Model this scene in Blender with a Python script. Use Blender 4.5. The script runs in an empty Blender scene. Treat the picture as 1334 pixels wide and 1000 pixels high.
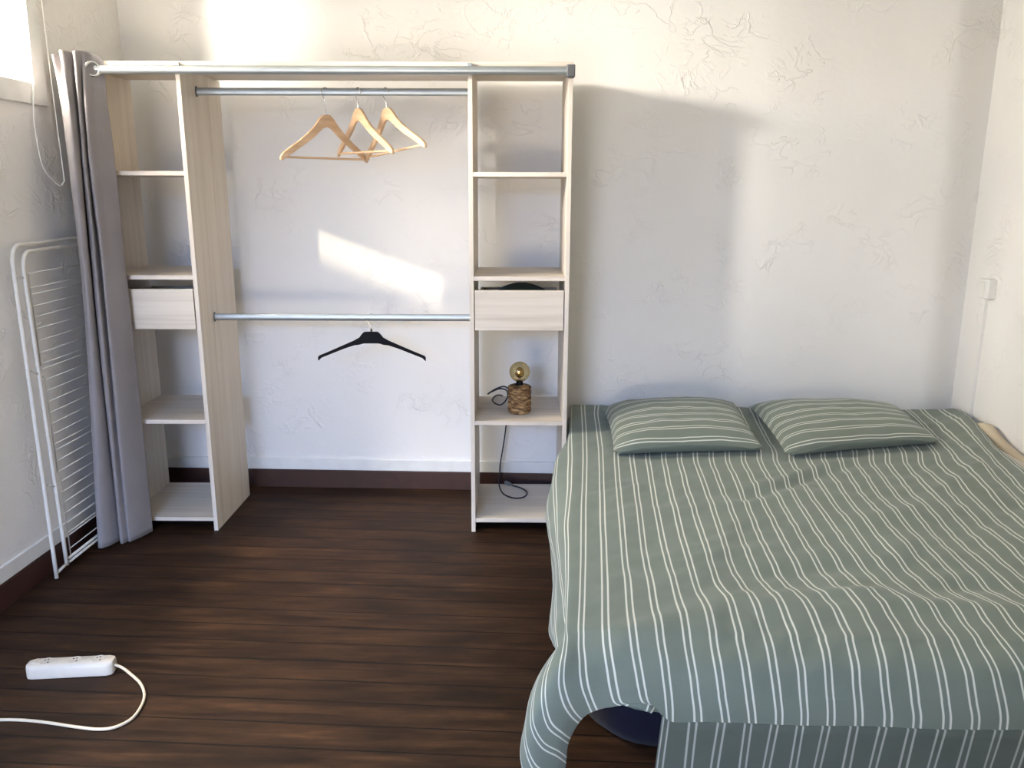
import bpy, bmesh, math, random
import numpy as np
from mathutils import Vector, Matrix, noise
random.seed(4)
SC = bpy.context.scene
COL = SC.collection
PI = math.pi

# ------------------------------------------------------------------ helpers
def link(o):
    COL.objects.link(o); return o

def tag(o, label=None, cat=None, group=None, kind=None):
    if label: o['label'] = label
    if cat: o['category'] = cat
    if group: o['group'] = group
    if kind: o['kind'] = kind
    return o

def empty(name, loc=(0, 0, 0), rz=0.0):
    o = bpy.data.objects.new(name, None)
    o.empty_display_size = 0.1
    o.location = loc; o.rotation_euler = (0, 0, rz)
    return link(o)

def obj(name, bm, mat, parent=None, smooth=False, bevel=0.0, seg=2, auto=None):
    me = bpy.data.meshes.new(name)
    bmesh.ops.recalc_face_normals(bm, faces=bm.faces)
    bm.to_mesh(me); bm.free()
    if mat is not None: me.materials.append(mat)
    o = bpy.data.objects.new(name, me)
    link(o)
    if parent is not None: o.parent = parent
    if smooth or auto:
        for p in me.polygons: p.use_smooth = True
    if auto: me.set_sharp_from_angle(angle=math.radians(auto))
    if bevel > 0:
        m = o.modifiers.new('bevel', 'BEVEL'); m.width = bevel; m.segments = seg
        m.limit_method = 'ANGLE'; m.angle_limit = math.radians(40)
        for p in me.polygons: p.use_smooth = True
        me.set_sharp_from_angle(angle=math.radians(50))
    return o

def B(): return bmesh.new()

def box(bm, x0, x1, y0, y1, z0, z1):
    v = [bm.verts.new((x, y, z)) for x in (x0, x1) for y in (y0, y1) for z in (z0, z1)]
    for f in ((0, 1, 3, 2), (4, 6, 7, 5), (0, 4, 5, 1), (2, 3, 7, 6), (0, 2, 6, 4), (1, 5, 7, 3)):
        bm.faces.new([v[i] for i in f])
    return bm

def spline(pts, n, closed=False):
    P = [np.array(p, float) for p in pts]
    m = len(P); out = []
    segs = m if closed else m - 1
    for i in range(segs):
        if closed:
            a, b, c, d = P[(i - 1) % m], P[i], P[(i + 1) % m], P[(i + 2) % m]
        else:
            a, b, c, d = P[max(i - 1, 0)], P[i], P[i + 1], P[min(i + 2, m - 1)]
        for k in range(n):
            t = k / n
            out.append(0.5 * ((2 * b) + (-a + c) * t + (2 * a - 5 * b + 4 * c - d) * t * t + (-a + 3 * b - 3 * c + d) * t ** 3))
    if not closed: out.append(P[-1])
    return out

def tube(bm, pts, r, seg=10, ry=None, closed=False, cap=True):
    P = [Vector(p) for p in pts]; n = len(P); rings = []
    up = None
    for i in range(n):
        if closed: t = (P[(i + 1) % n] - P[i - 1]).normalized()
        else: t = (P[min(i + 1, n - 1)] - P[max(i - 1, 0)]).normalized()
        if up is None:
            up = Vector((0, 0, 1)) if abs(t.z) < 0.9 else Vector((0, 1, 0))
        s = t.cross(up)
        if s.length < 1e-6: s = t.orthogonal()
        s.normalize(); u = s.cross(t).normalized(); up = u
        rr = r[i] if isinstance(r, (list, tuple)) else r
        r2 = rr if ry is None else ry
        rings.append([bm.verts.new(P[i] + s * (math.cos(a) * r2) + u * (math.sin(a) * rr))
                      for a in [2 * PI * k / seg for k in range(seg)]])
    for i in range(n if closed else n - 1):
        A, C_ = rings[i], rings[(i + 1) % n]
        for k in range(seg):
            bm.faces.new((A[k], A[(k + 1) % seg], C_[(k + 1) % seg], C_[k]))
    if cap and not closed:
        bm.faces.new(rings[0][::-1]); bm.faces.new(rings[-1])
    return bm

def lathe(bm, prof, seg=40, c=(0, 0, 0), disp=None):
    rings = []
    for i, (r, z) in enumerate(prof):
        if r < 1e-5: rings.append([bm.verts.new((c[0], c[1], c[2] + z))])
        else:
            rg = []
            for k in range(seg):
                a = 2 * PI * k / seg
                rr = r + (disp(i, a) if disp else 0)
                rg.append(bm.verts.new((c[0] + rr * math.cos(a), c[1] + rr * math.sin(a), c[2] + z)))
            rings.append(rg)
    for A, C_ in zip(rings[:-1], rings[1:]):
        for k in range(seg):
            k2 = (k + 1) % seg
            if len(A) == 1 and len(C_) > 1: bm.faces.new((A[0], C_[k2], C_[k]))
            elif len(C_) == 1 and len(A) > 1: bm.faces.new((A[k], A[k2], C_[0]))
            elif len(A) > 1: bm.faces.new((A[k], A[k2], C_[k2], C_[k]))
    return bm

def grid(bm, G, uv=None, flip=False):
    """G[i][j] -> points; uv(i,j) -> (u,v)"""
    V = [[bm.verts.new(p) for p in row] for row in G]
    L = bm.loops.layers.uv.verify() if uv else None
    for i in range(len(V) - 1):
        for j in range(len(V[0]) - 1):
            q = [(i, j), (i + 1, j), (i + 1, j + 1), (i, j + 1)]
            if flip: q = q[::-1]
            f = bm.faces.new([V[a][b] for a, b in q])
            if uv:
                for lp, (a, b) in zip(f.loops, q): lp[L].uv = uv(a, b)
    return V

def lin(c):
    c = c / 255.0
    return c / 12.92 if c <= 0.04045 else ((c + 0.055) / 1.055) ** 2.4

def rgb(r, g, b): return (lin(r), lin(g), lin(b), 1.0)

# ------------------------------------------------------------------ materials
class NT:
    def __init__(s, name):
        s.m = bpy.data.materials.new(name); s.m.use_nodes = True
        s.t = s.m.node_tree; s.b = s.t.nodes['Principled BSDF']; s.out = s.t.nodes['Material Output']
    def n(s, typ, **kw):
        nd = s.t.nodes.new(typ)
        for k, v in kw.items():
            if k in nd.inputs: nd.inputs[k].default_value = v
            else: setattr(nd, k, v)
        return nd
    def l(s, a, b): s.t.links.new(a, b)
    def math(s, op, a, b=None, c=None, clamp=False):
        nd = s.t.nodes.new('ShaderNodeMath'); nd.operation = op; nd.use_clamp = clamp
        for i, x in enumerate((a, b, c)):
            if x is None: continue
            if isinstance(x, (int, float)): nd.inputs[i].default_value = x
            else: s.l(x, nd.inputs[i])
        return nd.outputs[0]
    def ramp(s, fac, stops):
        nd = s.t.nodes.new('ShaderNodeValToRGB'); cr = nd.color_ramp
        while len(cr.elements) < len(stops): cr.elements.new(0.5)
        for e, (p, c) in zip(cr.elements, stops): e.position = p; e.color = c
        s.l(fac, nd.inputs[0]); return nd.outputs[0]
    def mix(s, fac, a, b, typ='MIX'):
        nd = s.t.nodes.new('ShaderNodeMix'); nd.data_type = 'RGBA'; nd.blend_type = typ
        for i, x in ((0, fac), (6, a), (7, b)):
            if isinstance(x, (int, float)): nd.inputs[i].default_value = x
            elif isinstance(x, tuple): nd.inputs[i].default_value = x
            else: s.l(x, nd.inputs[i])
        return nd.outputs[2]
    def coord(s, kind='Object', scale=(1, 1, 1), rot=(0, 0, 0)):
        tc = s.t.nodes.new('ShaderNodeTexCoord'); mp = s.t.nodes.new('ShaderNodeMapping')
        mp.inputs['Scale'].default_value = scale; mp.inputs['Rotation'].default_value = rot
        s.l(tc.outputs[kind], mp.inputs[0]); return mp.outputs[0]
    def noise(s, vec, scale, detail=3, rough=0.5, dist=0.0):
        nd = s.n('ShaderNodeTexNoise', Scale=scale, Detail=detail, Roughness=rough, Distortion=dist)
        s.l(vec, nd.inputs['Vector']); return nd.outputs['Fac']
    def bump(s, h, strength=0.3, dist=0.01):
        nd = s.n('ShaderNodeBump', Strength=strength, Distance=dist)
        s.l(h, nd.inputs['Height']); s.l(nd.outputs[0], s.b.inputs['Normal'])
    def base(s, c=None, rough=0.6, metal=0.0, spec=0.5):
        if c is not None:
            if isinstance(c, tuple): s.b.inputs['Base Color'].default_value = c
            else: s.l(c, s.b.inputs['Base Color'])
        s.b.inputs['Roughness'].default_value = rough; s.b.inputs['Metallic'].default_value = metal
        s.b.inputs['Specular IOR Level'].default_value = spec
        return s

def plain(name, c, rough=0.5, metal=0.0, spec=0.5, var=0.06, scale=14):
    m = NT(name); v = m.coord()
    f = m.noise(v, scale, 4)
    col = m.ramp(f, [(0.25, tuple(x * (1 - var) for x in c[:3]) + (1,)), (0.75, tuple(min(1, x * (1 + var)) for x in c[:3]) + (1,))])
    m.base(col, rough, metal, spec); return m.m

def plaster_mat():
    m = NT('white_trowelled_plaster'); v = m.coord()
    n1 = m.noise(v, 3.2, 5, 0.55, 1.2)
    r1 = m.math('ABSOLUTE', m.math('SUBTRACT', n1, 0.5))
    ridge1 = m.math('SUBTRACT', 1.0, m.math('DIVIDE', r1, 0.022), clamp=True)
    n2 = m.noise(m.coord(scale=(1, 1, 1.3)), 7.5, 4, 0.5, 0.8)
    r2 = m.math('ABSOLUTE', m.math('SUBTRACT', n2, 0.48))
    ridge2 = m.math('SUBTRACT', 1.0, m.math('DIVIDE', r2, 0.03), clamp=True)
    mask = m.math('MULTIPLY', m.math('SUBTRACT', m.noise(v, 2.1, 2), 0.42), 6.0, clamp=True)
    mask2 = m.math('MULTIPLY', m.math('SUBTRACT', m.noise(v, 5.0, 2), 0.5), 7.0, clamp=True)
    h = m.math('MULTIPLY', ridge1, m.math('MULTIPLY', mask, mask2))
    h = m.math('ADD', h, m.math('MULTIPLY', m.math('MULTIPLY', ridge2, mask2), 0.55))
    h = m.math('ADD', h, m.math('MULTIPLY', m.noise(v, 4.0, 4, 0.55), 1.6))
    h = m.math('ADD', h, m.math('MULTIPLY', m.noise(v, 45, 3), 0.12))
    m.bump(h, 0.55, 0.007)
    c = m.ramp(m.noise(v, 1.3, 3), [(0.3, rgb(228, 226, 222)), (0.7, rgb(234, 232, 228))])
    m.base(c, 0.75, spec=0.3); return m.m

def wood_mat(name, axis):
    m = NT(name)
    sc = {'z': (26, 26, 0.9), 'x': (0.9, 26, 26)}[axis]
    v = m.coord(scale=sc)
    n1 = m.noise(v, 1.0, 5, 0.6, 0.4); n2 = m.noise(v, 3.3, 3, 0.5)
    f = m.math('ADD', m.math('MULTIPLY', n1, 0.7), m.math('MULTIPLY', n2, 0.3))
    c = m.ramp(f, [(0.30, rgb(194, 182, 166)), (0.5, rgb(213, 203, 189)), (0.72, rgb(222, 213, 200))])
    m.base(c, 0.5, spec=0.35); return m.m

def floor_mat():
    m = NT('dark_stained_floorboards'); v = m.coord(rot=(0, 0, 0.022))
    br = m.n('ShaderNodeTexBrick', offset=0.29, squash=1.0)
    br.inputs['Scale'].default_value = 1.0
    br.inputs['Mortar Size'].default_value = 0.0034; br.inputs['Mortar Smooth'].default_value = 0.2
    br.inputs['Brick Width'].default_value = 9.0; br.inputs['Row Height'].default_value = 0.104
    br.inputs['Bias'].default_value = 0.0
    br.inputs['Color1'].default_value = (0.0, 0.0, 0.0, 1); br.inputs['Color2'].default_value = (1, 1, 1, 1)
    br.inputs['Mortar'].default_value = (0.5, 0.5, 0.5, 1)
    m.l(v, br.inputs['Vector'])
    g = m.noise(m.coord(scale=(2.6, 34, 30), rot=(0, 0, 0.022)), 1.0, 7, 0.68, 0.7)
    b = m.noise(m.coord(scale=(3.0, 11, 1)), 1.0, 6, 0.68)
    f = m.math('ADD', m.math('MULTIPLY', g, 0.55), m.math('MULTIPLY', b, 0.45))
    c = m.ramp(f, [(0.33, rgb(20, 12, 7)), (0.47, rgb(44, 28, 17)), (0.58, rgb(63, 42, 26)), (0.72, rgb(94, 65, 40))])
    c = m.mix(0.16, c, br.outputs['Color'], 'OVERLAY')
    c = m.mix(m.math('MULTIPLY', br.outputs['Fac'], 0.85), c, rgb(16, 10, 7))
    m.base(c, 0.5, spec=0.16)
    rr = m.math('ADD', m.math('MULTIPLY', g, 0.3), 0.42); m.l(rr, m.b.inputs['Roughness'])
    h = m.math('SUBTRACT', m.math('MULTIPLY', g, 0.25), m.math('MULTIPLY', br.outputs['Fac'], 1.0))
    m.bump(h, 0.35, 0.004); return m.m

def stripe_mat(name, off=0.0, dark=1.0, sep=0.125, half=0.038):
    m = NT(name)
    uv = m.n('ShaderNodeUVMap'); sp = m.n('ShaderNodeSeparateXYZ'); m.l(uv.outputs[0], sp.inputs[0])
    d = m.math('ABSOLUTE', m.math('SUBTRACT', m.math('FRACT', m.math('ADD', sp.outputs[0], 0.5 + off)), 0.5))
    e = m.math('ABSOLUTE', m.math('SUBTRACT', d, sep))
    line = m.math('DIVIDE', m.math('SUBTRACT', half + 0.012, e), 0.024, clamp=True)
    v = m.coord()
    n = m.noise(v, 9, 4); w = m.noise(v, 700, 2)
    f = m.math('ADD', m.math('MULTIPLY', n, 0.6), m.math('MULTIPLY', w, 0.4))
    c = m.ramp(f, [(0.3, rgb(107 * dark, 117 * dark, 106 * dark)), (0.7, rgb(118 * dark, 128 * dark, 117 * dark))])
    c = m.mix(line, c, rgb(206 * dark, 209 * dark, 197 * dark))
    m.base(c, 0.85, spec=0.2)
    m.b.inputs['Sheen Weight'].default_value = 0.15
    m.bump(m.math('ADD', m.math('MULTIPLY', w, 0.15), m.math('MULTIPLY', m.noise(v, 22, 3), 0.8)), 0.18, 0.006); return m.m

def cloth_mat(name, c, rough=0.85, scale=350):
    m = NT(name); v = m.coord()
    f = m.math('ADD', m.math('MULTIPLY', m.noise(v, 8, 3), 0.5), m.math('MULTIPLY', m.noise(v, scale, 2), 0.5))
    col = m.ramp(f, [(0.3, tuple(x * 0.88 for x in c[:3]) + (1,)), (0.7, tuple(min(1, x * 1.1) for x in c[:3]) + (1,))])
    m.base(col, rough, spec=0.2); m.b.inputs['Sheen Weight'].default_value = 0.1
    m.bump(f, 0.15, 0.004); return m.m

def glass_mat(name):
    m = NT(name); t = m.t
    tr = t.nodes.new('ShaderNodeBsdfTransparent'); gl = t.nodes.new('ShaderNodeBsdfGlossy')
    gl.inputs['Roughness'].default_value = 0.02
    mx = t.nodes.new('ShaderNodeMixShader'); mx.inputs[0].default_value = 0.05
    m.l(tr.outputs[0], mx.inputs[1]); m.l(gl.outputs[0], mx.inputs[2])
    m.l(mx.outputs[0], m.out.inputs[0]); return m.m

def amber_glass_mat():
    m = NT('amber_bulb_glass'); t = m.t
    tr = t.nodes.new('ShaderNodeBsdfTransparent'); tr.inputs[0].default_value = (0.90, 0.83, 0.62, 1)
    gl = t.nodes.new('ShaderNodeBsdfGlossy'); gl.inputs['Roughness'].default_value = 0.06
    gl.inputs[0].default_value = (0.86, 0.78, 0.56, 1)
    lw = t.nodes.new('ShaderNodeLayerWeight'); lw.inputs[0].default_value = 0.35
    mx = t.nodes.new('ShaderNodeMixShader')
    f = m.math('ADD', m.math('MULTIPLY', lw.outputs['Facing'], 0.75), 0.12, clamp=True)
    m.l(f, mx.inputs[0]); m.l(tr.outputs[0], mx.inputs[1]); m.l(gl.outputs[0], mx.inputs[2])
    m.l(mx.outputs[0], m.out.inputs[0]); return m.m

M = {}
M['plaster'] = plaster_mat()
M['ceil'] = plain('white_ceiling_paint', rgb(228, 226, 220), 0.8)
M['trim_white'] = plain('white_painted_board', rgb(224, 224, 220), 0.55)
M['skirt'] = plain('dark_red_brown_stain', rgb(58, 33, 26), 0.45, var=0.2, scale=20)
M['floor'] = floor_mat()
M['wood_v'] = wood_mat('pale_ash_laminate_upright', 'z')
M['wood_h'] = wood_mat('pale_ash_laminate_lengthwise', 'x')
M['steel'] = plain('satin_zinc_steel', rgb(172, 178, 180), 0.42, 0.75, var=0.05)
M['chrome'] = plain('polished_chrome', rgb(214, 214, 214), 0.18, 1.0, var=0.02)
M['cap'] = plain('grey_plastic', rgb(96, 98, 100), 0.5)
M['curtain'] = cloth_mat('grey_curtain_cotton', rgb(140, 135, 136))
M['beech'] = NT('beech_wood')
_m = M['beech']; _f = _m.noise(_m.coord(scale=(8, 40, 40)), 1.0, 4, 0.5, 0.3)
_m.base(_m.ramp(_f, [(0.3, rgb(190, 156, 120)), (0.7, rgb(212, 181, 146))]), 0.38, spec=0.5); M['beech'] = _m.m
M['black'] = plain('black_moulded_plastic', rgb(8, 8, 15), 0.55, spec=0.12)
M['white_metal'] = plain('white_coated_steel', rgb(212, 209, 200), 0.4)
M['white_plastic'] = plain('white_plastic', rgb(228, 227, 222), 0.4)
M['strip_plastic'] = plain('aged_white_plastic', rgb(204, 194, 178), 0.4)
M['dark_hole'] = plain('dark_socket_hole', rgb(40, 32, 28), 0.7)
M['cable_white'] = plain('cream_cable_sheath', rgb(206, 192, 166), 0.5)
M['cord_black'] = plain('black_cable_sheath', rgb(22, 22, 30), 0.55)
M['navy'] = cloth_mat('navy_nylon', rgb(12, 14, 32), 0.85)
M['olive'] = cloth_mat('olive_cloth', rgb(72, 74, 50), 0.9)
M['beige'] = cloth_mat('beige_fleece', rgb(196, 182, 156), 0.95)
M['mattress'] = cloth_mat('cream_mattress_ticking', rgb(214, 206, 192), 0.9)
M['frame'] = plain('dark_bed_base', rgb(46, 34, 28), 0.6)
M['duvet'] = stripe_mat('sage_striped_cotton')
M['band'] = stripe_mat('sage_striped_hem_shaded', 0.19, 0.80)  # same cotton darkened, its downward-facing shade put into the colour
M['pillow'] = stripe_mat('sage_striped_pillowcase', 0.0, 1.0, 0.11, 0.035)
M['glass'] = glass_mat('window_glass')
M['amber'] = amber_glass_mat()
M['gold'] = plain('gold_reflector', rgb(214, 178, 104), 0.25, 1.0)
def weave_mat():
    m = NT('woven_seagrass'); v = m.coord(scale=(22, 22, 80))
    f = m.noise(v, 1.2, 4, 0.6, 0.4)
    m.base(m.ramp(f, [(0.30, rgb(50, 32, 20)), (0.48, rgb(112, 82, 52)), (0.68, rgb(176, 146, 100))]), 0.7, spec=0.3)
    m.bump(f, 0.5, 0.004); return m.m
M['weave'] = weave_mat()

# ------------------------------------------------------------------ the room
XL, XR, YB, YF, ZC = -1.925, 1.990, 3.872, -1.35, 2.62

def wall_boxes(bm, kind, p0, p1, a0, a1, z0, z1, holes):
    """a wall slab between p0 and p1 across, a0..a1 along, with rectangular holes (a0,a1,z0,z1)"""
    acuts = sorted({a0, a1, *[h[0] for h in holes], *[h[1] for h in holes]})
    zcuts = sorted({z0, z1, *[h[2] for h in holes], *[h[3] for h in holes]})
    for i in range(len(acuts) - 1):
        for j in range(len(zcuts) - 1):
            am, zm = (acuts[i] + acuts[i + 1]) / 2, (zcuts[j] + zcuts[j + 1]) / 2
            if any(h[0] < am < h[1] and h[2] < zm < h[3] for h in holes): continue
            if kind == 'x': box(bm, p0, p1, acuts[i], acuts[i + 1], zcuts[j], zcuts[j + 1])
            else: box(bm, acuts[i], acuts[i + 1], p0, p1, zcuts[j], zcuts[j + 1])
    bmesh.ops.remove_doubles(bm, verts=bm.verts, dist=1e-5)
    dup = {}
    for f in list(bm.faces):
        k = tuple(sorted(v.index for v in f.verts))
        dup.setdefault(k, []).append(f)
    bm.verts.index_update()
    dup = {}
    for f in bm.faces: dup.setdefault(tuple(sorted(v.index for v in f.verts)), []).append(f)
    for fs in dup.values():
        if len(fs) > 1: bmesh.ops.delete(bm, geom=fs, context='FACES_ONLY')
    return bm

def sstep(a, b, x):
    t = min(1, max(0, (x - a) / (b - a))); return t * t * (3 - 2 * t)

WIN1 = (2.50, 3.150, 1.852, 2.53)        # high window seen top left
ADDED_SASH = (1.20, 2.485, 0.95, 1.95)         # unseen sash further forward, added to let the sun wedge in
ADDED_VENT = (1.81, 2.28, 2.00, 2.42)          # unseen vent pane above it, added to frame the shadow-casting beam
DOOR = (-1.85, -0.55, 0.02, 2.25)         # glazed door behind the camera

tag(obj('floor', box(B(), XL - 0.2, XR + 0.2, YF - 0.2, YB + 0.25, -0.1, 0.0), M['floor']), kind='structure')
tag(obj('ceiling', box(B(), XL - 0.2, XR + 0.2, YF - 0.2, YB + 0.25, ZC, ZC + 0.1), M['ceil']), kind='structure')
# back wall: hand-trowelled, so its face wanders and falls back towards the right corner
def back_off(x, z):
    o = 0.060 * sstep(1.80 - 0.03 * (z - 1), 2.01, x) * (1 if x > 1.7 else 0)
    o -= 0.010 * sstep(0.80, 1.02, x) - 0.008 * sstep(1.05, 1.40, x)
    o -= 0.018 * sstep(1.52, 1.80, x)
    o += 0.0016 * noise.noise(Vector((x * 2.3, z * 1.1, 4.0)))
    return o
bm = B()
nx, nz = 220, 30
G = [[(XL - 0.2 + (XR - XL + 0.4) * i / nx, YB + (back_off(XL - 0.2 + (XR - XL + 0.4) * i / nx, ZC * j / nz) if XL < XL - 0.2 + (XR - XL + 0.4) * i / nx else 0), ZC * j / nz)
      for j in range(nz + 1)] for i in range(nx + 1)]
V = grid(bm, G)
bk = [[bm.verts.new((G[i][j][0], YB + 0.2, G[i][j][2])) for j in (0, nz)] for i in (0, nx)]
bm.faces.new((bk[0][0], bk[0][1], bk[1][1], bk[1][0]))
bm.faces.new([V[i][nz] for i in range(nx + 1)] + [bk[1][1], bk[0][1]])
bm.faces.new([V[i][0] for i in range(nx + 1)] + [bk[1][0], bk[0][0]])
bm.faces.new([V[0][j] for j in range(nz + 1)] + [bk[0][1], bk[0][0]])
bm.faces.new([V[nx][j] for j in range(nz + 1)] + [bk[1][1], bk[1][0]])
tag(obj('wall_back', bm, M['plaster'], auto=40), kind='structure')
tag(obj('wall_left', wall_boxes(B(), 'x', XL - 0.2, XL, YF - 0.2, YB + 0.1, 0, ZC, [WIN1, ADDED_SASH, ADDED_VENT]), M['plaster']), kind='structure')
tag(obj('wall_right', box(B(), XR, XR + 0.2, YF - 0.2, YB + 0.1, 0, ZC), M['plaster']), kind='structure')
tag(obj('wall_front', wall_boxes(B(), 'y', YF - 0.2, YF, XL, XR, 0, ZC, [DOOR]), M['plaster']), kind='structure')

# dark skirting with a white board above it
ZS, ZT = 0.0933, 0.152
tag(obj('baseboard_back', box(B(), XL, XR, YB - 0.014, YB + 0.03, 0, ZS), M['skirt'], bevel=0.002), kind='structure')
tag(obj('baseboard_left', box(B(), XL - 0.01, XL + 0.014, YF, YB - 0.014, 0, ZS), M['skirt'], bevel=0.002), kind='structure')
tag(obj('baseboard_right', box(B(), XR - 0.014, XR + 0.01, YF, YB - 0.014, 0, ZS), M['skirt'], bevel=0.002), kind='structure')
tag(obj('trim_1', box(B(), XL, XR, YB - 0.010, YB + 0.03, ZS, ZT), M['trim_white'], bevel=0.003), kind='structure')
tag(obj('trim_2', box(B(), XL - 0.01, XL + 0.010, YF, YB - 0.010, ZS, ZT), M['trim_white'], bevel=0.003), kind='structure')
tag(obj('trim_3', box(B(), XR - 0.010, XR + 0.01, YF, YB - 0.010, ZS, ZT), M['trim_white'], bevel=0.003), kind='structure')

def window(name, kind, p, a0, a1, z0, z1, f=0.05, proud=0.012, mull=(), rec=0.08):
    """frame board around the opening, casing proud of the wall face, and a glass pane as its child"""
    bm = B()
    for (b0, b1, c0, c1) in ((a0 - f, a0, z0 - f, z1 + f), (a1, a1 + f, z0 - f, z1 + f), (a0, a1, z0 - f, z0), (a0, a1, z1, z1 + f)):
        if kind == 'x': box(bm, p, p + proud, b0, b1, c0, c1)
        else: box(bm, b0, b1, p, p + proud, c0, c1)
    for q in mull:
        if kind == 'x': box(bm, p - 0.10, p - 0.05, q - 0.03, q + 0.03, z0, z1)
        else: box(bm, q - 0.03, q + 0.03, p - 0.10, p - 0.05, z0, z1)
    o = tag(obj(name, bm, M['trim_white'], bevel=0.003), kind='structure')
    bm = B()
    if kind == 'x': box(bm, p - rec, p - rec + 0.005, a0, a1, z0, z1)
    else: box(bm, a0, a1, p - rec, p - rec + 0.005, z0, z1)
    obj('glass_pane', bm, M['glass'], o)
    return o
window('window_1', 'x', XL, *WIN1, f=0.078, proud=0.014, rec=0.006)
window('window_added_sash', 'x', XL, *ADDED_SASH, f=0.04, mull=())
window('window_3', 'y', YF, *DOOR, f=0.05, mull=(-1.2,))
window('window_added_vent', 'x', XL, *ADDED_VENT, f=0.010)

# ------------------------------------------------------------------ wardrobe (open two-column unit)
TH = 0.034
WX, WY = -0.75, 3.57
def w2r(x, y, z=0.0):
    c, s = math.cos(TH), math.sin(TH)
    return (x * c - y * s, x * s + y * c, z)
ward = empty('open_wardrobe', w2r(WX, WY), TH)
tag(ward, 'pale wood open wardrobe unit with two shelf columns and hanging rails against the back wall', 'wardrobe')
def wbox(bm, x0, x1, y0, y1, z0, z1): return box(bm, x0 - WX, x1 - WX, y0 - WY, y1 - WY, z0, z1)
YWF, YWB, T = 3.350, 3.791, 0.0176
PX = [(-1.7186, -1.7010), (-1.3262, -1.3086), (-0.1883, -0.1707), (0.2041, 0.2217)]
for a, b in PX:
    obj('side_panel', wbox(B(), a, b, YWF, YWB, 0, 1.932), M['wood_v'], ward, bevel=0.0008)
for a, b in ((-1.7186, -1.3178), (-1.3170, -0.1799), (-0.1791, 0.2217)):
    obj('top_board', wbox(B(), a, b, YWF - 0.004, 3.765, 1.9325, 1.9505), M['wood_h'], ward, bevel=0.0008)
for a, b in ((-1.7010, -1.3262), (-0.1707, 0.2041)):
    for z in (1.538, 1.123, 0.507, 0.0625):
        obj('shelf', wbox(B(), a, b, YWF + 0.001, YWB, z - T, z), M['wood_h'], ward, bevel=0.0008)
    dr = obj('drawer', B(), M['wood_h'], ward)
    bm = B(); bm.from_mesh(dr.data)
    x0, x1 = a + 0.014, b - 0.014
    wbox(bm, x0, x0 + 0.012, YWF + 0.018, 3.76, 0.912, 1.035); wbox(bm, x1 - 0.012, x1, YWF + 0.018, 3.76, 0.912, 1.035)
    wbox(bm, x0 + 0.012, x1 - 0.012, 3.748, 3.76, 0.912, 1.035); wbox(bm, x0 + 0.012, x1 - 0.012, YWF + 0.018, 3.748, 0.912, 0.918)
    bm.to_mesh(dr.data); bm.free()
    obj('drawer_front', wbox(B(), a + 0.004, b - 0.004, YWF - 0.002, YWF + 0.0175, 0.900, 1.0665), M['wood_h'], dr, bevel=0.0008)
def rail(y, z):
    bm = B()
    tube(bm, [(-1.3075 - WX, y - WY, z), (-0.1894 - WX, y - WY, z)], 0.0152, 20, ry=0.0078)
    r = obj('hanging_rail', bm, M['steel'], ward, auto=50)
    for x0, x1 in ((-1.3086, -1.3046), (-0.1923, -0.1883)):
        bm = B(); tube(bm, [(x0 - WX, y - WY, z), (x1 - WX, y - WY, z)], 0.021, 16, ry=0.011)
        obj('rail_bracket', bm, M['cap'], r, auto=50)
YR, ZR1, ZR2 = 3.5075, 1.857, 0.929
rail(YR, ZR1); rail(YR, ZR2)
# rail for the curtain, carried in front of the top boards
bm = B(); tube(bm, [(-1.715 - WX, 3.318 - WY, 1.914), (0.196 - WX, 3.318 - WY, 1.914)], 0.0165, 24)
cr = obj('curtain_rail', bm, M['steel'], ward, auto=50)
obj('end_cap', wbox(B(), 0.193, 0.226, 3.298, 3.344, 1.891, 1.936), M['cap'], cr, bevel=0.004)
for x in (-1.31, -0.18):
    obj('rail_hook', wbox(B(), x - 0.009, x + 0.009, 3.330, 3.3455, 1.905, 1.945), M['steel'], cr, bevel=0.001)
# small cam-screw caps on the inner uprights
for (y, z) in ((3.40, 0.055), (3.75, 0.058)):
    bm = B(); tube(bm, [(-1.3086 - WX, y - WY, z), (-1.3078 - WX, y - WY, z)], 0.0045, 12)
    obj('screw_cap', bm, M['trim_white'], ward)

# ------------------------------------------------------------------ curtain
TOP = [(-1.885, 3.262), (-1.862, 3.21), (-1.838, 3.165), (-1.828, 3.205), (-1.806, 3.158), (-1.790, 3.165), (-1.783, 3.222),
       (-1.773, 3.190), (-1.763, 3.190), (-1.755, 3.215), (-1.750, 3.230), (-1.742, 3.258), (-1.718, 3.270), (-1.705, 3.276), (-1.716, 3.280)]
BOT = [(-1.880, 3.25), (-1.866, 3.17), (-1.846, 3.090), (-1.822, 3.075), (-1.803, 3.100), (-1.790, 3.140), (-1.785, 3.165),
       (-1.774, 3.135), (-1.760, 3.122), (-1.748, 3.150), (-1.738, 3.142), (-1.718, 3.185), (-1.699, 3.238), (-1.695, 3.260), (-1.712, 3.268)]
S1 = [(-1.86, 3.25), (-1.835, 3.185), (-1.805, 3.13), (-1.776, 3.1), (-1.758, 3.1), (-1.758, 3.13), (-1.771, 3.18), (-1.746, 3.14), (-1.74, 3.14), (-1.756, 3.19), (-1.728, 3.15), (-1.717, 3.19), (-1.701, 3.245), (-1.697, 3.262), (-1.708, 3.27)]
S2 = [(-1.86, 3.25), (-1.835, 3.185), (-1.808, 3.13), (-1.776, 3.09), (-1.76, 3.09), (-1.765, 3.12), (-1.787, 3.17), (-1.756, 3.125), (-1.738, 3.12), (-1.747, 3.17), (-1.722, 3.135), (-1.706, 3.18), (-1.694, 3.24), (-1.692, 3.262), (-1.706, 3.27)]
tz = [1.955, 1.962, 1.955, 1.962, 1.968, 1.968, 1.966, 1.968, 1.972, 1.975, 1.976, 1.974, 1.962, 1.944, 1.944]
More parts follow.
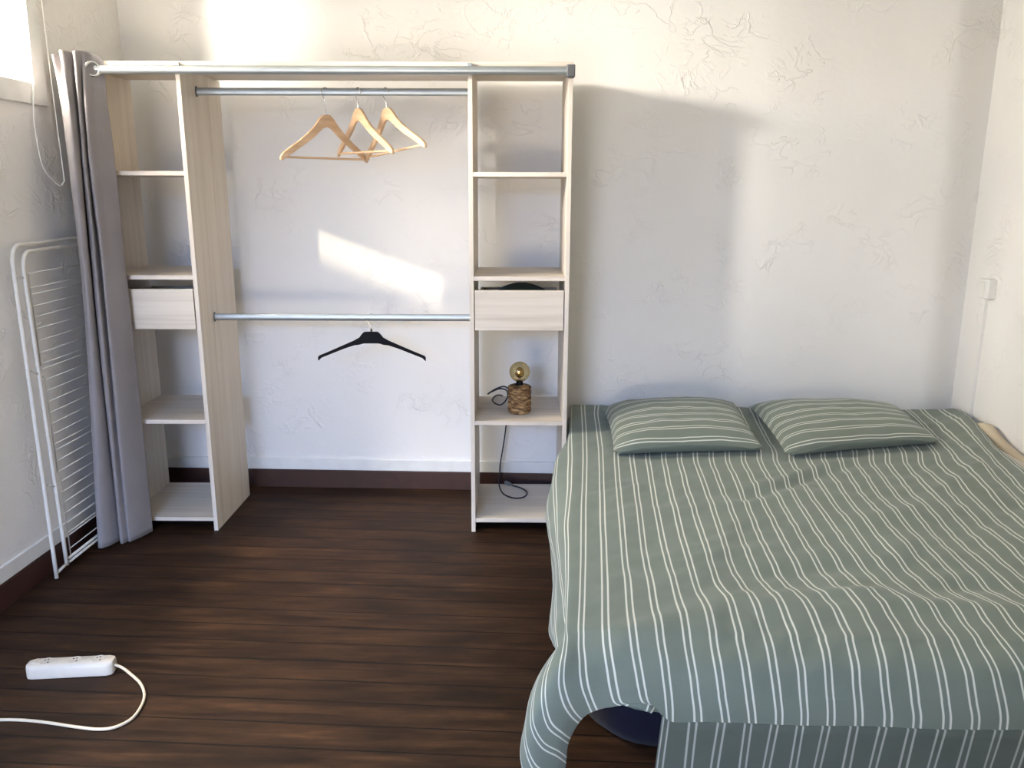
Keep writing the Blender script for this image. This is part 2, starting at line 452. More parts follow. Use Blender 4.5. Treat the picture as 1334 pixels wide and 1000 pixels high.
sT = spline([(x, y, z) for (x, y), z in zip(TOP, tz)], 7); sB = spline([(x, y, 0.012) for x, y in BOT], 7)
s1 = spline([(x, y, 1.70) for x, y in S1], 7); s2 = spline([(x, y, 1.08) for x, y in S2], 7)
cur = empty('curtain', (-1.78, 3.17, 0.0))
tag(cur, 'grey cotton eyelet curtain gathered at the left end of the wardrobe rail', 'curtain')
nv = 66; G = []
for i in range(len(sT)):
    rowp = []
    strand = spline([sT[i], s1[i], s2[i], sB[i]], 22)
    for j in range(nv + 1):
        t = j / nv
        p = strand[j]
        w = math.sin(PI * min(1, t * 1.1)) if t < 0.9 else 0.3
        p = p + np.array([noise.noise(Vector((i * 0.11, t * 5.0, 1.7))), noise.noise(Vector((i * 0.11, t * 5.0, 8.1))), 0]) * 0.006 * w
        p = p + np.array([0, -1, 0]) * (0.0025 * w * noise.noise(Vector((p[0] * 22, p[2] * 14, 3.3))))
        rowp.append((p[0] + 1.78, p[1] - 3.17, p[2]))
    G.append(rowp)
bm = B(); grid(bm, G)
cl = obj('curtain_cloth', bm, M['curtain'], cur, smooth=True)
m = cl.modifiers.new('thick', 'SOLIDIFY'); m.thickness = 0.0022; m.offset = 0
for (x, y, a) in ((-1.728, 3.232, 0.80),):
    bm = B(); R_ = 0.0250
    tube(bm, [(x + 1.78 + R_ * math.sin(a) * math.cos(q), y - 3.17 + R_ * math.cos(a) * math.cos(q), 1.912 + R_ * math.sin(q)) for q in [2 * PI * k / 28 for k in range(28)]], 0.0055, 8, closed=True)
    obj('eyelet', bm, M['chrome'], cur, smooth=True)

# ------------------------------------------------------------------ hangers
def wood_hanger(name, label, wx, hook_len, yaw, roll=0.0, group=None):
    """origin at the point where the hook sits on the rail"""
    h = empty(name, w2r(wx, YR, ZR1 + 0.0155), 0)
    h.rotation_euler = (0, roll, TH + yaw)
    tag(h, label, 'clothes hanger', group)
    z0 = -hook_len
    prof = [(0.000, 0.000, 0.050, 0.0), (0.018, -0.003, 0.053, 0.0005), (0.034, -0.018, 0.052, 0.002), (0.055, -0.046, 0.043, 0.004), (0.085, -0.076, 0.036, 0.007),
            (0.125, -0.108, 0.031, 0.012), (0.165, -0.136, 0.030, 0.017), (0.190, -0.154, 0.029, 0.021), (0.200, -0.166, 0.022, 0.023), (0.204, -0.174, 0.010, 0.024)]
    P = [(-x, z, t, y) for x, z, t, y in prof[:0:-1]] + prof
    bm = B(); rings = []
    for x, z, t, y in P:
        d = 0.0065
        rings.append([bm.verts.new((x, y + a, z0 + z + b)) for a, b in ((-d, 0), (d, 0), (d, -t), (-d, -t))])
    for A, C_ in zip(rings[:-1], rings[1:]):
        for k in range(4): bm.faces.new((A[k], A[(k + 1) % 4], C_[(k + 1) % 4], C_[k]))
    bm.faces.new(rings[0][::-1]); bm.faces.new(rings[-1])
    obj('hanger_body', bm, M['beech'], h, bevel=0.003, seg=2)
    bm = B(); tube(bm, [(-0.186, 0.020, z0 - 0.174), (0.186, 0.020, z0 - 0.174)], 0.0048, 12)
    obj('trouser_bar', bm, M['beech'], h, auto=50)
    r = 0.0195
    pts = [(0, 0, z0 - 0.01), (0, 0, z0 + 0.012), (-0.006, 0, -2 * r - 0.006), (-r * 0.86, 0, -r * 1.45)]
    pts += [(r * math.cos(q), 0, -r + r * math.sin(q) + 0.0015) for q in [PI * 1.05 - k * PI * 1.12 / 12 for k in range(13)]]
    bm = B(); tube(bm, spline(pts, 4), 0.0018, 8)
    obj('hook', bm, M['chrome'], h, smooth=True)
    return h
wood_hanger('wooden_hanger', 'pale wooden hanger facing the room, leftmost on the upper rail', -0.780, 0.103, math.radians(42), 0.0, 'wooden hangers on the upper rail')
wood_hanger('wooden_hanger', 'wooden hanger turned nearly side on, middle of the upper rail trio', -0.648, 0.078, math.radians(-46), 0.0, 'wooden hangers on the upper rail')
wood_hanger('wooden_hanger', 'tilted wooden hanger, rightmost on the upper rail', -0.536, 0.076, math.radians(-45), math.radians(-6), 'wooden hangers on the upper rail')

bh = empty('black_hanger', w2r(-0.627, YR, ZR2 + 0.0155), TH)
tag(bh, 'black plastic hanger alone on the lower rail', 'clothes hanger')
bm = B(); rings = []
prof = [(0, -0.078, 0.052), (0.030, -0.079, 0.051), (0.040, -0.088, 0.044), (0.052, -0.104, 0.032), (0.075, -0.117, 0.022), (0.120, -0.137, 0.017),
        (0.170, -0.159, 0.015), (0.205, -0.174, 0.014), (0.222, -0.181, 0.014), (0.233, -0.186, 0.020), (0.237, -0.193, 0.016)]
for x, z, t in [(-x, z, t) for x, z, t in prof[:0:-1]] + prof:
    d = 0.006 if abs(x) < 0.06 else 0.0045
    rings.append([bm.verts.new((x - 0.002 + 0.0, a, z + b)) for a, b in ((-d, 0), (d, 0), (d, -t), (-d, -t))])
for A, C_ in zip(rings[:-1], rings[1:]):
    for k in range(4): bm.faces.new((A[k], A[(k + 1) % 4], C_[(k + 1) % 4], C_[k]))
bm.faces.new(rings[0][::-1]); bm.faces.new(rings[-1])
obj('hanger_body', bm, M['black'], bh, bevel=0.0025)
r = 0.019
pts = [(0, 0, -0.085), (0, 0, -0.062), (-0.008, 0, -0.045), (-r * 0.9, 0, -r * 1.4)] + [(r * math.cos(q), 0, -r + r * math.sin(q) + 0.0015) for q in [PI * 1.05 - k * PI * 0.62 / 8 for k in range(9)]]
bm = B(); tube(bm, spline(pts, 4), 0.0018, 8); obj('hook', bm, M['chrome'], bh, smooth=True)
bm = B(); tube(bm, [(0, 0, -0.080), (0, 0, -0.066)], 0.0045, 10); obj('collar', bm, M['olive'], bh)

# ------------------------------------------------------------------ lamp on the third shelf
lx, ly, lz = w2r(0.021, 3.500, 0.5071)
lamp = empty('table_lamp', (lx, ly, lz))
tag(lamp, 'small woven table lamp with round amber bulb on the right column shelf', 'lamp')
bm = B()
prof = [(0.0, 0.0), (0.044, 0.0), (0.0495, 0.004)]
nr = 26
for i in range(nr + 1): prof.append((0.0495, 0.006 + 0.112 * i / nr))
prof += [(0.047, 0.122), (0.040, 0.125), (0.018, 0.126), (0.0, 0.126)]
def dsp(i, a):
    if 3 <= i <= 3 + nr:
        k = (i - 3); return 0.0042 * math.sin(9 * a + PI * ((k // 3) % 2)) * abs(math.sin(PI * k / 3.0 + 0.4)) + 0.001 * noise.noise(Vector((a * 4, k * 0.4, 1)))
    return 0
lathe(bm, prof, 96, disp=dsp)
obj('lamp_base', bm, M['weave'], lamp, smooth=True)
bm = B(); lathe(bm, [(0.0, 0.125), (0.016, 0.125), (0.0165, 0.130), (0.0145, 0.140), (0.0125, 0.145), (0.0, 0.145)], 24)
obj('socket', bm, M['black'], lamp, auto=40)
bm = B(); lathe(bm, [(0.012, 0.138), (0.013, 0.144)] + [(0.0455 * math.sin(q), 0.185 - 0.0455 * math.cos(q)) for q in [0.36 + (PI - 0.36) * k / 24 for k in range(25)]], 48)
bulb = obj('bulb', bm, M['amber'], lamp, smooth=True)
bm = B(); lathe(bm, [(0.0, 0.150)] + [(0.021 * math.sin(q), 0.181 - 0.024 * math.cos(q)) for q in [0.2 + (PI - 0.2) * k / 16 for k in range(17)]], 32)
obj('filament_column', bm, M['gold'], bulb, smooth=True)
def wl(x, y, z):
    q = w2r(x, y, z); return (q[0] - lx, q[1] - ly, q[2] - lz)
pts = [wl(0.000, 3.545, 0.530), wl(-0.012, 3.58, 0.575), wl(-0.045, 3.60, 0.600), wl(-0.085, 3.60, 0.590), wl(-0.122, 3.60, 0.566), wl(-0.105, 3.605, 0.575), wl(-0.070, 3.61, 0.588),
       wl(-0.040, 3.605, 0.583), wl(-0.032, 3.60, 0.560), wl(-0.045, 3.60, 0.530), wl(-0.068, 3.61, 0.5115), wl(-0.095, 3.65, 0.5115), wl(-0.105, 3.70, 0.515), wl(-0.085, 3.77, 0.517),
       wl(-0.055, 3.802, 0.500), wl(-0.037, 3.805, 0.430), wl(-0.045, 3.804, 0.330), wl(-0.056, 3.803, 0.250), wl(-0.070, 3.802, 0.160), wl(-0.074, 3.797, 0.090), wl(-0.074, 3.755, 0.0665),
       wl(-0.052, 3.645, 0.0665), wl(-0.002, 3.590, 0.0665), wl(0.045, 3.605, 0.0665), wl(0.060, 3.665, 0.0665), wl(0.036, 3.720, 0.0665), wl(-0.010, 3.758, 0.0665)]
bm = B(); tube(bm, spline(pts, 8), 0.0034, 8); obj('lamp_cord', bm, M['cord_black'], lamp, smooth=True)
a_, b_ = Vector(wl(-0.008, 3.757, 0.069)), Vector(wl(-0.046, 3.778, 0.076))
bm = B(); tube(bm, [a_, a_.lerp(b_, .3), a_.lerp(b_, .35), b_], [0.004, 0.005, 0.008, 0.009], 12); obj('plug', bm, M['cap'], lamp, auto=40)

# olive cloth bundle in the right drawer
bm = B(); prof = [(0.0, 0.0), (0.135, 0.0), (0.150, 0.015)] + [(0.150 * math.cos(q), 0.030 + 0.128 * math.sin(q)) for q in [k * (PI / 2) / 14 for k in range(15)]]
prof[-1] = (0.0, prof[-1][1])
lathe(bm, prof, 48, disp=lambda i, a: 0.005 * math.sin(5 * a + i * 0.6) + 0.004 * noise.noise(Vector((a * 2, i * 0.5, 0))))
q = w2r(0.028, 3.56, 0.9185)
o = obj('folded_cloth', bm, M['olive'], smooth=True); o.location = q
tag(o, 'dark olive rounded cloth bundle peeking over the right drawer front', 'cloth')

# ------------------------------------------------------------------ drying rack leaning on the left wall
rk = empty('drying_rack', (-1.86, 3.10, 0))
tag(rk, 'folded white metal clothes drying rack leaning against the left wall', 'drying rack')
def rp(x, y, z): return (x + 1.86, y - 3.10, z)
def xr(z, off=0.0): return -1.868 + off - 0.034 * (z / 1.27)          # leaning line
def frame(y0, y0t, y1, zt, off, r, zb=0.006):
    p = []
    for k in range(11):
        t = k / 10; z = zb + (zt - 0.07 - zb) * t; p.append(rp(xr(z, off), y0 + (y0t - y0) * t, z))
    for k in range(1, 8):
        a = k / 8 * PI / 2; z = zt - 0.07 + 0.07 * math.sin(a); p.append(rp(xr(z, off), y0t + 0.05 * (1 - math.cos(a)), z))
    for k in range(9):
        p.append(rp(xr(zt, off), y0t + 0.05 + (y1 - y0t - 0.10) * k / 8, zt + 0.006 * k / 8))
    for k in range(1, 8):
        a = k / 8 * PI / 2; z = zt - 0.07 + 0.07 * math.cos(a); p.append(rp(xr(z, off), y1 - 0.05 + 0.05 * math.sin(a), z))
    for k in range(6):
        t = k / 5; z = (zt - 0.07) * (1 - t) + zb * t; p.append(rp(xr(z, off), y1, z))
    return tube(B(), p, r, 10)
obj('outer_frame', frame(2.815, 2.855, 3.40, 1.268, 0.008, 0.0075), M['white_metal'], rk, smooth=True)
obj('inner_frame', frame(2.880, 2.900, 3.37, 1.243, 0.014, 0.0075, 0.03), M['white_metal'], rk, smooth=True)
bm = B(); tube(bm, [rp(xr(0.025, 0.008), 2.816, 0.025), rp(xr(0.035, 0.014), 2.88, 0.036)], 0.006, 8); obj('foot_link', bm, M['white_metal'], rk, smooth=True)
for (z0, z1) in ((1.16, 0.82), (0.77, 0.40), (0.38, 0.06)):
    bm = B(); ya = 2.925
    tube(bm, [rp(xr(z0, 0.014), ya - 0.012, z0 + 0.01), rp(xr(z0, 0.014), ya, z0), rp(xr(z1, 0.014), ya - 0.012, z1)], 0.0028, 8); obj('wire_carrier', bm, M['white_metal'], rk, smooth=True)
zw = [1.165, 1.112, 1.088, 1.045, 1.005, 0.960, 0.915, 0.870, 0.828, 0.808, 0.765, 0.722, 0.680, 0.637, 0.594, 0.552, 0.512, 0.488, 0.445, 0.402, 0.360, 0.318, 0.275, 0.232, 0.190, 0.150, 0.138, 0.085]
for i, z in enumerate(zw):
    bm = B(); y0 = 2.921 - 0.012 * (1 - z / 1.2)
    tube(bm, [rp(xr(z, 0.014), y0, z), rp(xr(z, 0.014), 3.362, z + 0.004)], 0.0021, 8); obj('drying_wire', bm, M['white_metal'], rk, smooth=True)
for z in (0.036, 0.052):
    bm = B(); tube(bm, [rp(xr(z, 0.014), 2.89, z), rp(xr(z, 0.014), 3.366, z + 0.003)], 0.0055, 8); obj('bottom_bar', bm, M['white_metal'], rk, smooth=True)
for (y, z, off) in ((2.862, 1.155, 0.004), (2.858, 0.80, 0.004), (2.850, 0.36, 0.004)):
    bm = B(); tube(bm, [rp(xr(z, 0.008), y, z + 0.012), rp(xr(z, 0.014), y + 0.03, z - 0.004)], 0.004, 8); obj('pivot_clip', bm, M['white_metal'], rk, smooth=True)

# ------------------------------------------------------------------ power strip and its cable
ps = empty('power_strip', (-1.447, 2.205, 0), math.atan2(0.036, 0.262))
tag(ps, 'white multi-socket power strip lying on the dark floorboards, cable looping off its end', 'power strip')
bm = B(); L_, W_, H_ = 0.128, 0.029, 0.045
rings = []
for x, s in ((-L_, .55), (-L_ + 0.006, .85), (-L_ + 0.02, 1), (L_ - 0.02, 1), (L_ - 0.006, .85), (L_, .55)):
    rings.append([bm.verts.new((x, a * W_ * s, z)) for a, z in ((-1, 0.001), (-1.0, H_ * 0.72), (-0.80, H_ * (0.93 if s == 1 else 0.9)), (-0.62, H_ if s == 1 else H_ * .94), (0.62, H_ if s == 1 else H_ * .94), (0.80, H_ * (0.93 if s == 1 else .9)), (1, H_ * 0.72), (1, 0.001))])
for A, C_ in zip(rings[:-1], rings[1:]):
    for k in range(8): bm.faces.new((A[k], A[(k + 1) % 8], C_[(k + 1) % 8], C_[k]))
bm.faces.new(rings[0][::-1]); bm.faces.new(rings[-1])
obj('strip_body', bm, M['strip_plastic'], ps, bevel=0.002)
for x in (-0.072, 0.012, 0.082):
    bm = B(); lathe(bm, [(0.0, 0.0002), (0.0175, 0.0002), (0.0185, 0.0012), (0.0195, 0.0002)], 28, (x, 0, H_))
    sk = obj('socket_outlet', bm, M['strip_plastic'], ps, auto=40)
    for dx, dy in ((-0.0095, 0), (0.0095, 0), (0, 0.009)):
        bm = B(); lathe(bm, [(0.0, 0.0008), (0.0026, 0.0008), (0.0026, 0.0)], 12, (x + dx * 0.7 + dy * 0.2, dy - dx * 0.7, H_)); obj('pin_hole', bm, M['dark_hole'], sk)
obj('rocker', box(B(), -0.118, -0.100, -0.008, 0.008, H_ - 0.001, H_ + 0.002), M['strip_plastic'], ps, bevel=0.001)
cab = [(-1.322, 2.222, 0.022), (-1.295, 2.218, 0.014), (-1.261, 2.199, 0.006), (-1.207, 2.153, 0.0048), (-1.167, 2.097, 0.0048), (-1.150, 2.042, 0.0048), (-1.149, 1.985, 0.0048), (-1.177, 1.946, 0.0048), (-1.219, 1.935, 0.0048),
       (-1.284, 1.942, 0.0048), (-1.381, 1.958, 0.0048), (-1.452, 1.965, 0.0048), (-1.518, 1.964, 0.0048), (-1.62, 1.955, 0.0048), (-1.74, 1.93, 0.0048), (-1.85, 1.90, 0.0048)]
ct, st = math.cos(-ps.rotation_euler.z), math.sin(-ps.rotation_euler.z)
cab = [((x + 1.447) * ct - (y - 2.205) * st, (x + 1.447) * st + (y - 2.205) * ct, z) for x, y, z in cab]
bm = B(); tube(bm, spline(cab, 6), 0.0044, 10); obj('power_cable', bm, M['cable_white'], ps, smooth=True)

# ------------------------------------------------------------------ blind cord, switch, conduit
bc = empty('blind_cord', (XL + 0.02, 3.18, 1.48))
tag(bc, 'thin white looped blind pull cord hanging beside the high window', 'blind cord')
pts = [(0.006, 0.062, 1.02), (0.006, 0.062, 0.65), (0.005, 0.066, 0.30), (0.004, 0.074, 0.06), (0.004, 0.070, 0.012), (0.003, 0.045, 0.0), (0.002, 0.005, 0.018), (0.0, -0.04, 0.055), (0, -0.062, 0.11), (0, -0.070, 0.24), (0.002, -0.052, 0.36), (0.004, -0.040, 0.60), (0.004, -0.035, 1.02)]
bm = B(); tube(bm, spline(pts, 8), 0.0026, 8); obj('cord_loop', bm, M['white_plastic'], bc, smooth=True)
obj('cord_bracket', box(B(), -0.0185, 0.02, -0.05, 0.08, 1.01, 1.05), M['white_plastic'], bc, bevel=0.004)
bm = B(); tube(bm, [(0.004, 0.07, 0.012), (0.0035, 0.052, 0.001)], 0.0042, 10); obj('cord_joiner', bm, M['white_plastic'], bc, smooth=True)

sw = empty('wall_switch', (XR, 3.697, 1.05))
tag(sw, 'small white surface wall switch on the right wall above the bed corner', 'switch')
obj('switch_box', box(B(), -0.034, 0.001, -0.044, 0.044, -0.042, 0.042), M['white_plastic'], sw, bevel=0.004)
obj('rocker', box(B(), -0.039, -0.033, -0.012, 0.030, -0.030, 0.030), M['white_plastic'], sw, bevel=0.002)
o = obj('cable_conduit', box(B(), -0.014, 0.001, -0.011, 0.011, 0.0, 0.85), M['plaster'], bevel=0.002)
o.location = (XR, 3.717, 0.157)
tag(o, 'slim white painted cable conduit running down from the wall switch', 'cable conduit')

# ------------------------------------------------------------------ bed
BX0, BX1, BY0, BY1 = 0.135, 1.930, 1.800, 3.845
bed = empty('bed_base', ((BX0 + BX1) / 2, (BY0 + BY1) / 2, 0))
tag(bed, 'low dark bed base standing under the striped duvet', 'bed')
cx_, cy_ = bed.location.x, bed.location.y
bm = B()
for x0, x1, y0, y1 in ((BX0, BX0 + 0.03, BY0, BY1), (BX1 - 0.03, BX1, BY0, BY1), (BX0, BX1, BY0, BY0 + 0.03), (BX0, BX1, BY1 - 0.03, BY1), ((BX0 + BX1) / 2 - 0.02, (BX0 + BX1) / 2 + 0.02, BY0, BY1)):
    box(bm, x0 - cx_, x1 - cx_, y0 - cy_, y1 - cy_, 0.245, 0.285)
obj('bed_frame', bm, M['frame'], bed)
bm = B()
for k in range(14):
    y = BY0 + 0.08 + k * (BY1 - BY0 - 0.16) / 13; box(bm, BX0 + 0.03 - cx_, BX1 - 0.03 - cx_, y - 0.035 - cy_, y + 0.035 - cy_, 0.270, 0.284)
obj('slats', bm, M['frame'], bed)
for x in (BX0 + 0.05, (BX0 + BX1) / 2, BX1 - 0.05):
    for y in (BY0 + 0.45, BY1 - 0.06):
        bm = B(); tube(bm, [(x - cx_, y - cy_, 0.0), (x - cx_, y - cy_, 0.245)], 0.025, 16); obj('leg', bm, M['frame'], bed, auto=40)
o = obj('mattress', box(B(), BX0 + 0.005 - cx_, BX1 - cx_, BY0 - cy_, BY1 - cy_, 0.286, 0.425), M['mattress'], bevel=0.03, seg=4)
o.location = (cx_, cy_, 0)
tag(o, 'cream mattress mostly hidden by the striped duvet, edge showing at the wall', 'mattress')

# bunched beige blanket between the duvet and the right wall
bm = B(); rings = []
for k in range(29):
    t = k / 28; y = 3.66 - 0.95 * t
    top = 0.430 + 0.060 * math.exp(-((y - 3.50) / 0.11) ** 2) * (1 if y < 3.5 else 0.9) + 0.004 * math.sin(y * 23)
    if t < 0.05: top -= 0.05
    c = (1.945, y)
    rg = []
    for a in [2 * PI * i / 18 for i in range(18)]:
        rg.append(bm.verts.new((c[0] + 0.040 * math.copysign(abs(math.cos(a)) ** 0.6, math.cos(a)), y, 0.345 + (top - 0.345) * math.copysign(abs(math.sin(a)) ** 0.8, math.sin(a)) * (1 if math.sin(a) > 0 else 0.6))))
    rings.append(rg)
for A, C_ in zip(rings[:-1], rings[1:]):
    for k in range(18): bm.faces.new((A[k], A[(k + 1) % 18], C_[(k + 1) % 18], C_[k]))
bm.faces.new(rings[0]); bm.faces.new(rings[-1][::-1])
o = obj('beige_blanket', bm, M['beige'], smooth=True)
tag(o, 'beige blanket edge bunched between the striped duvet and the right wall', 'blanket')

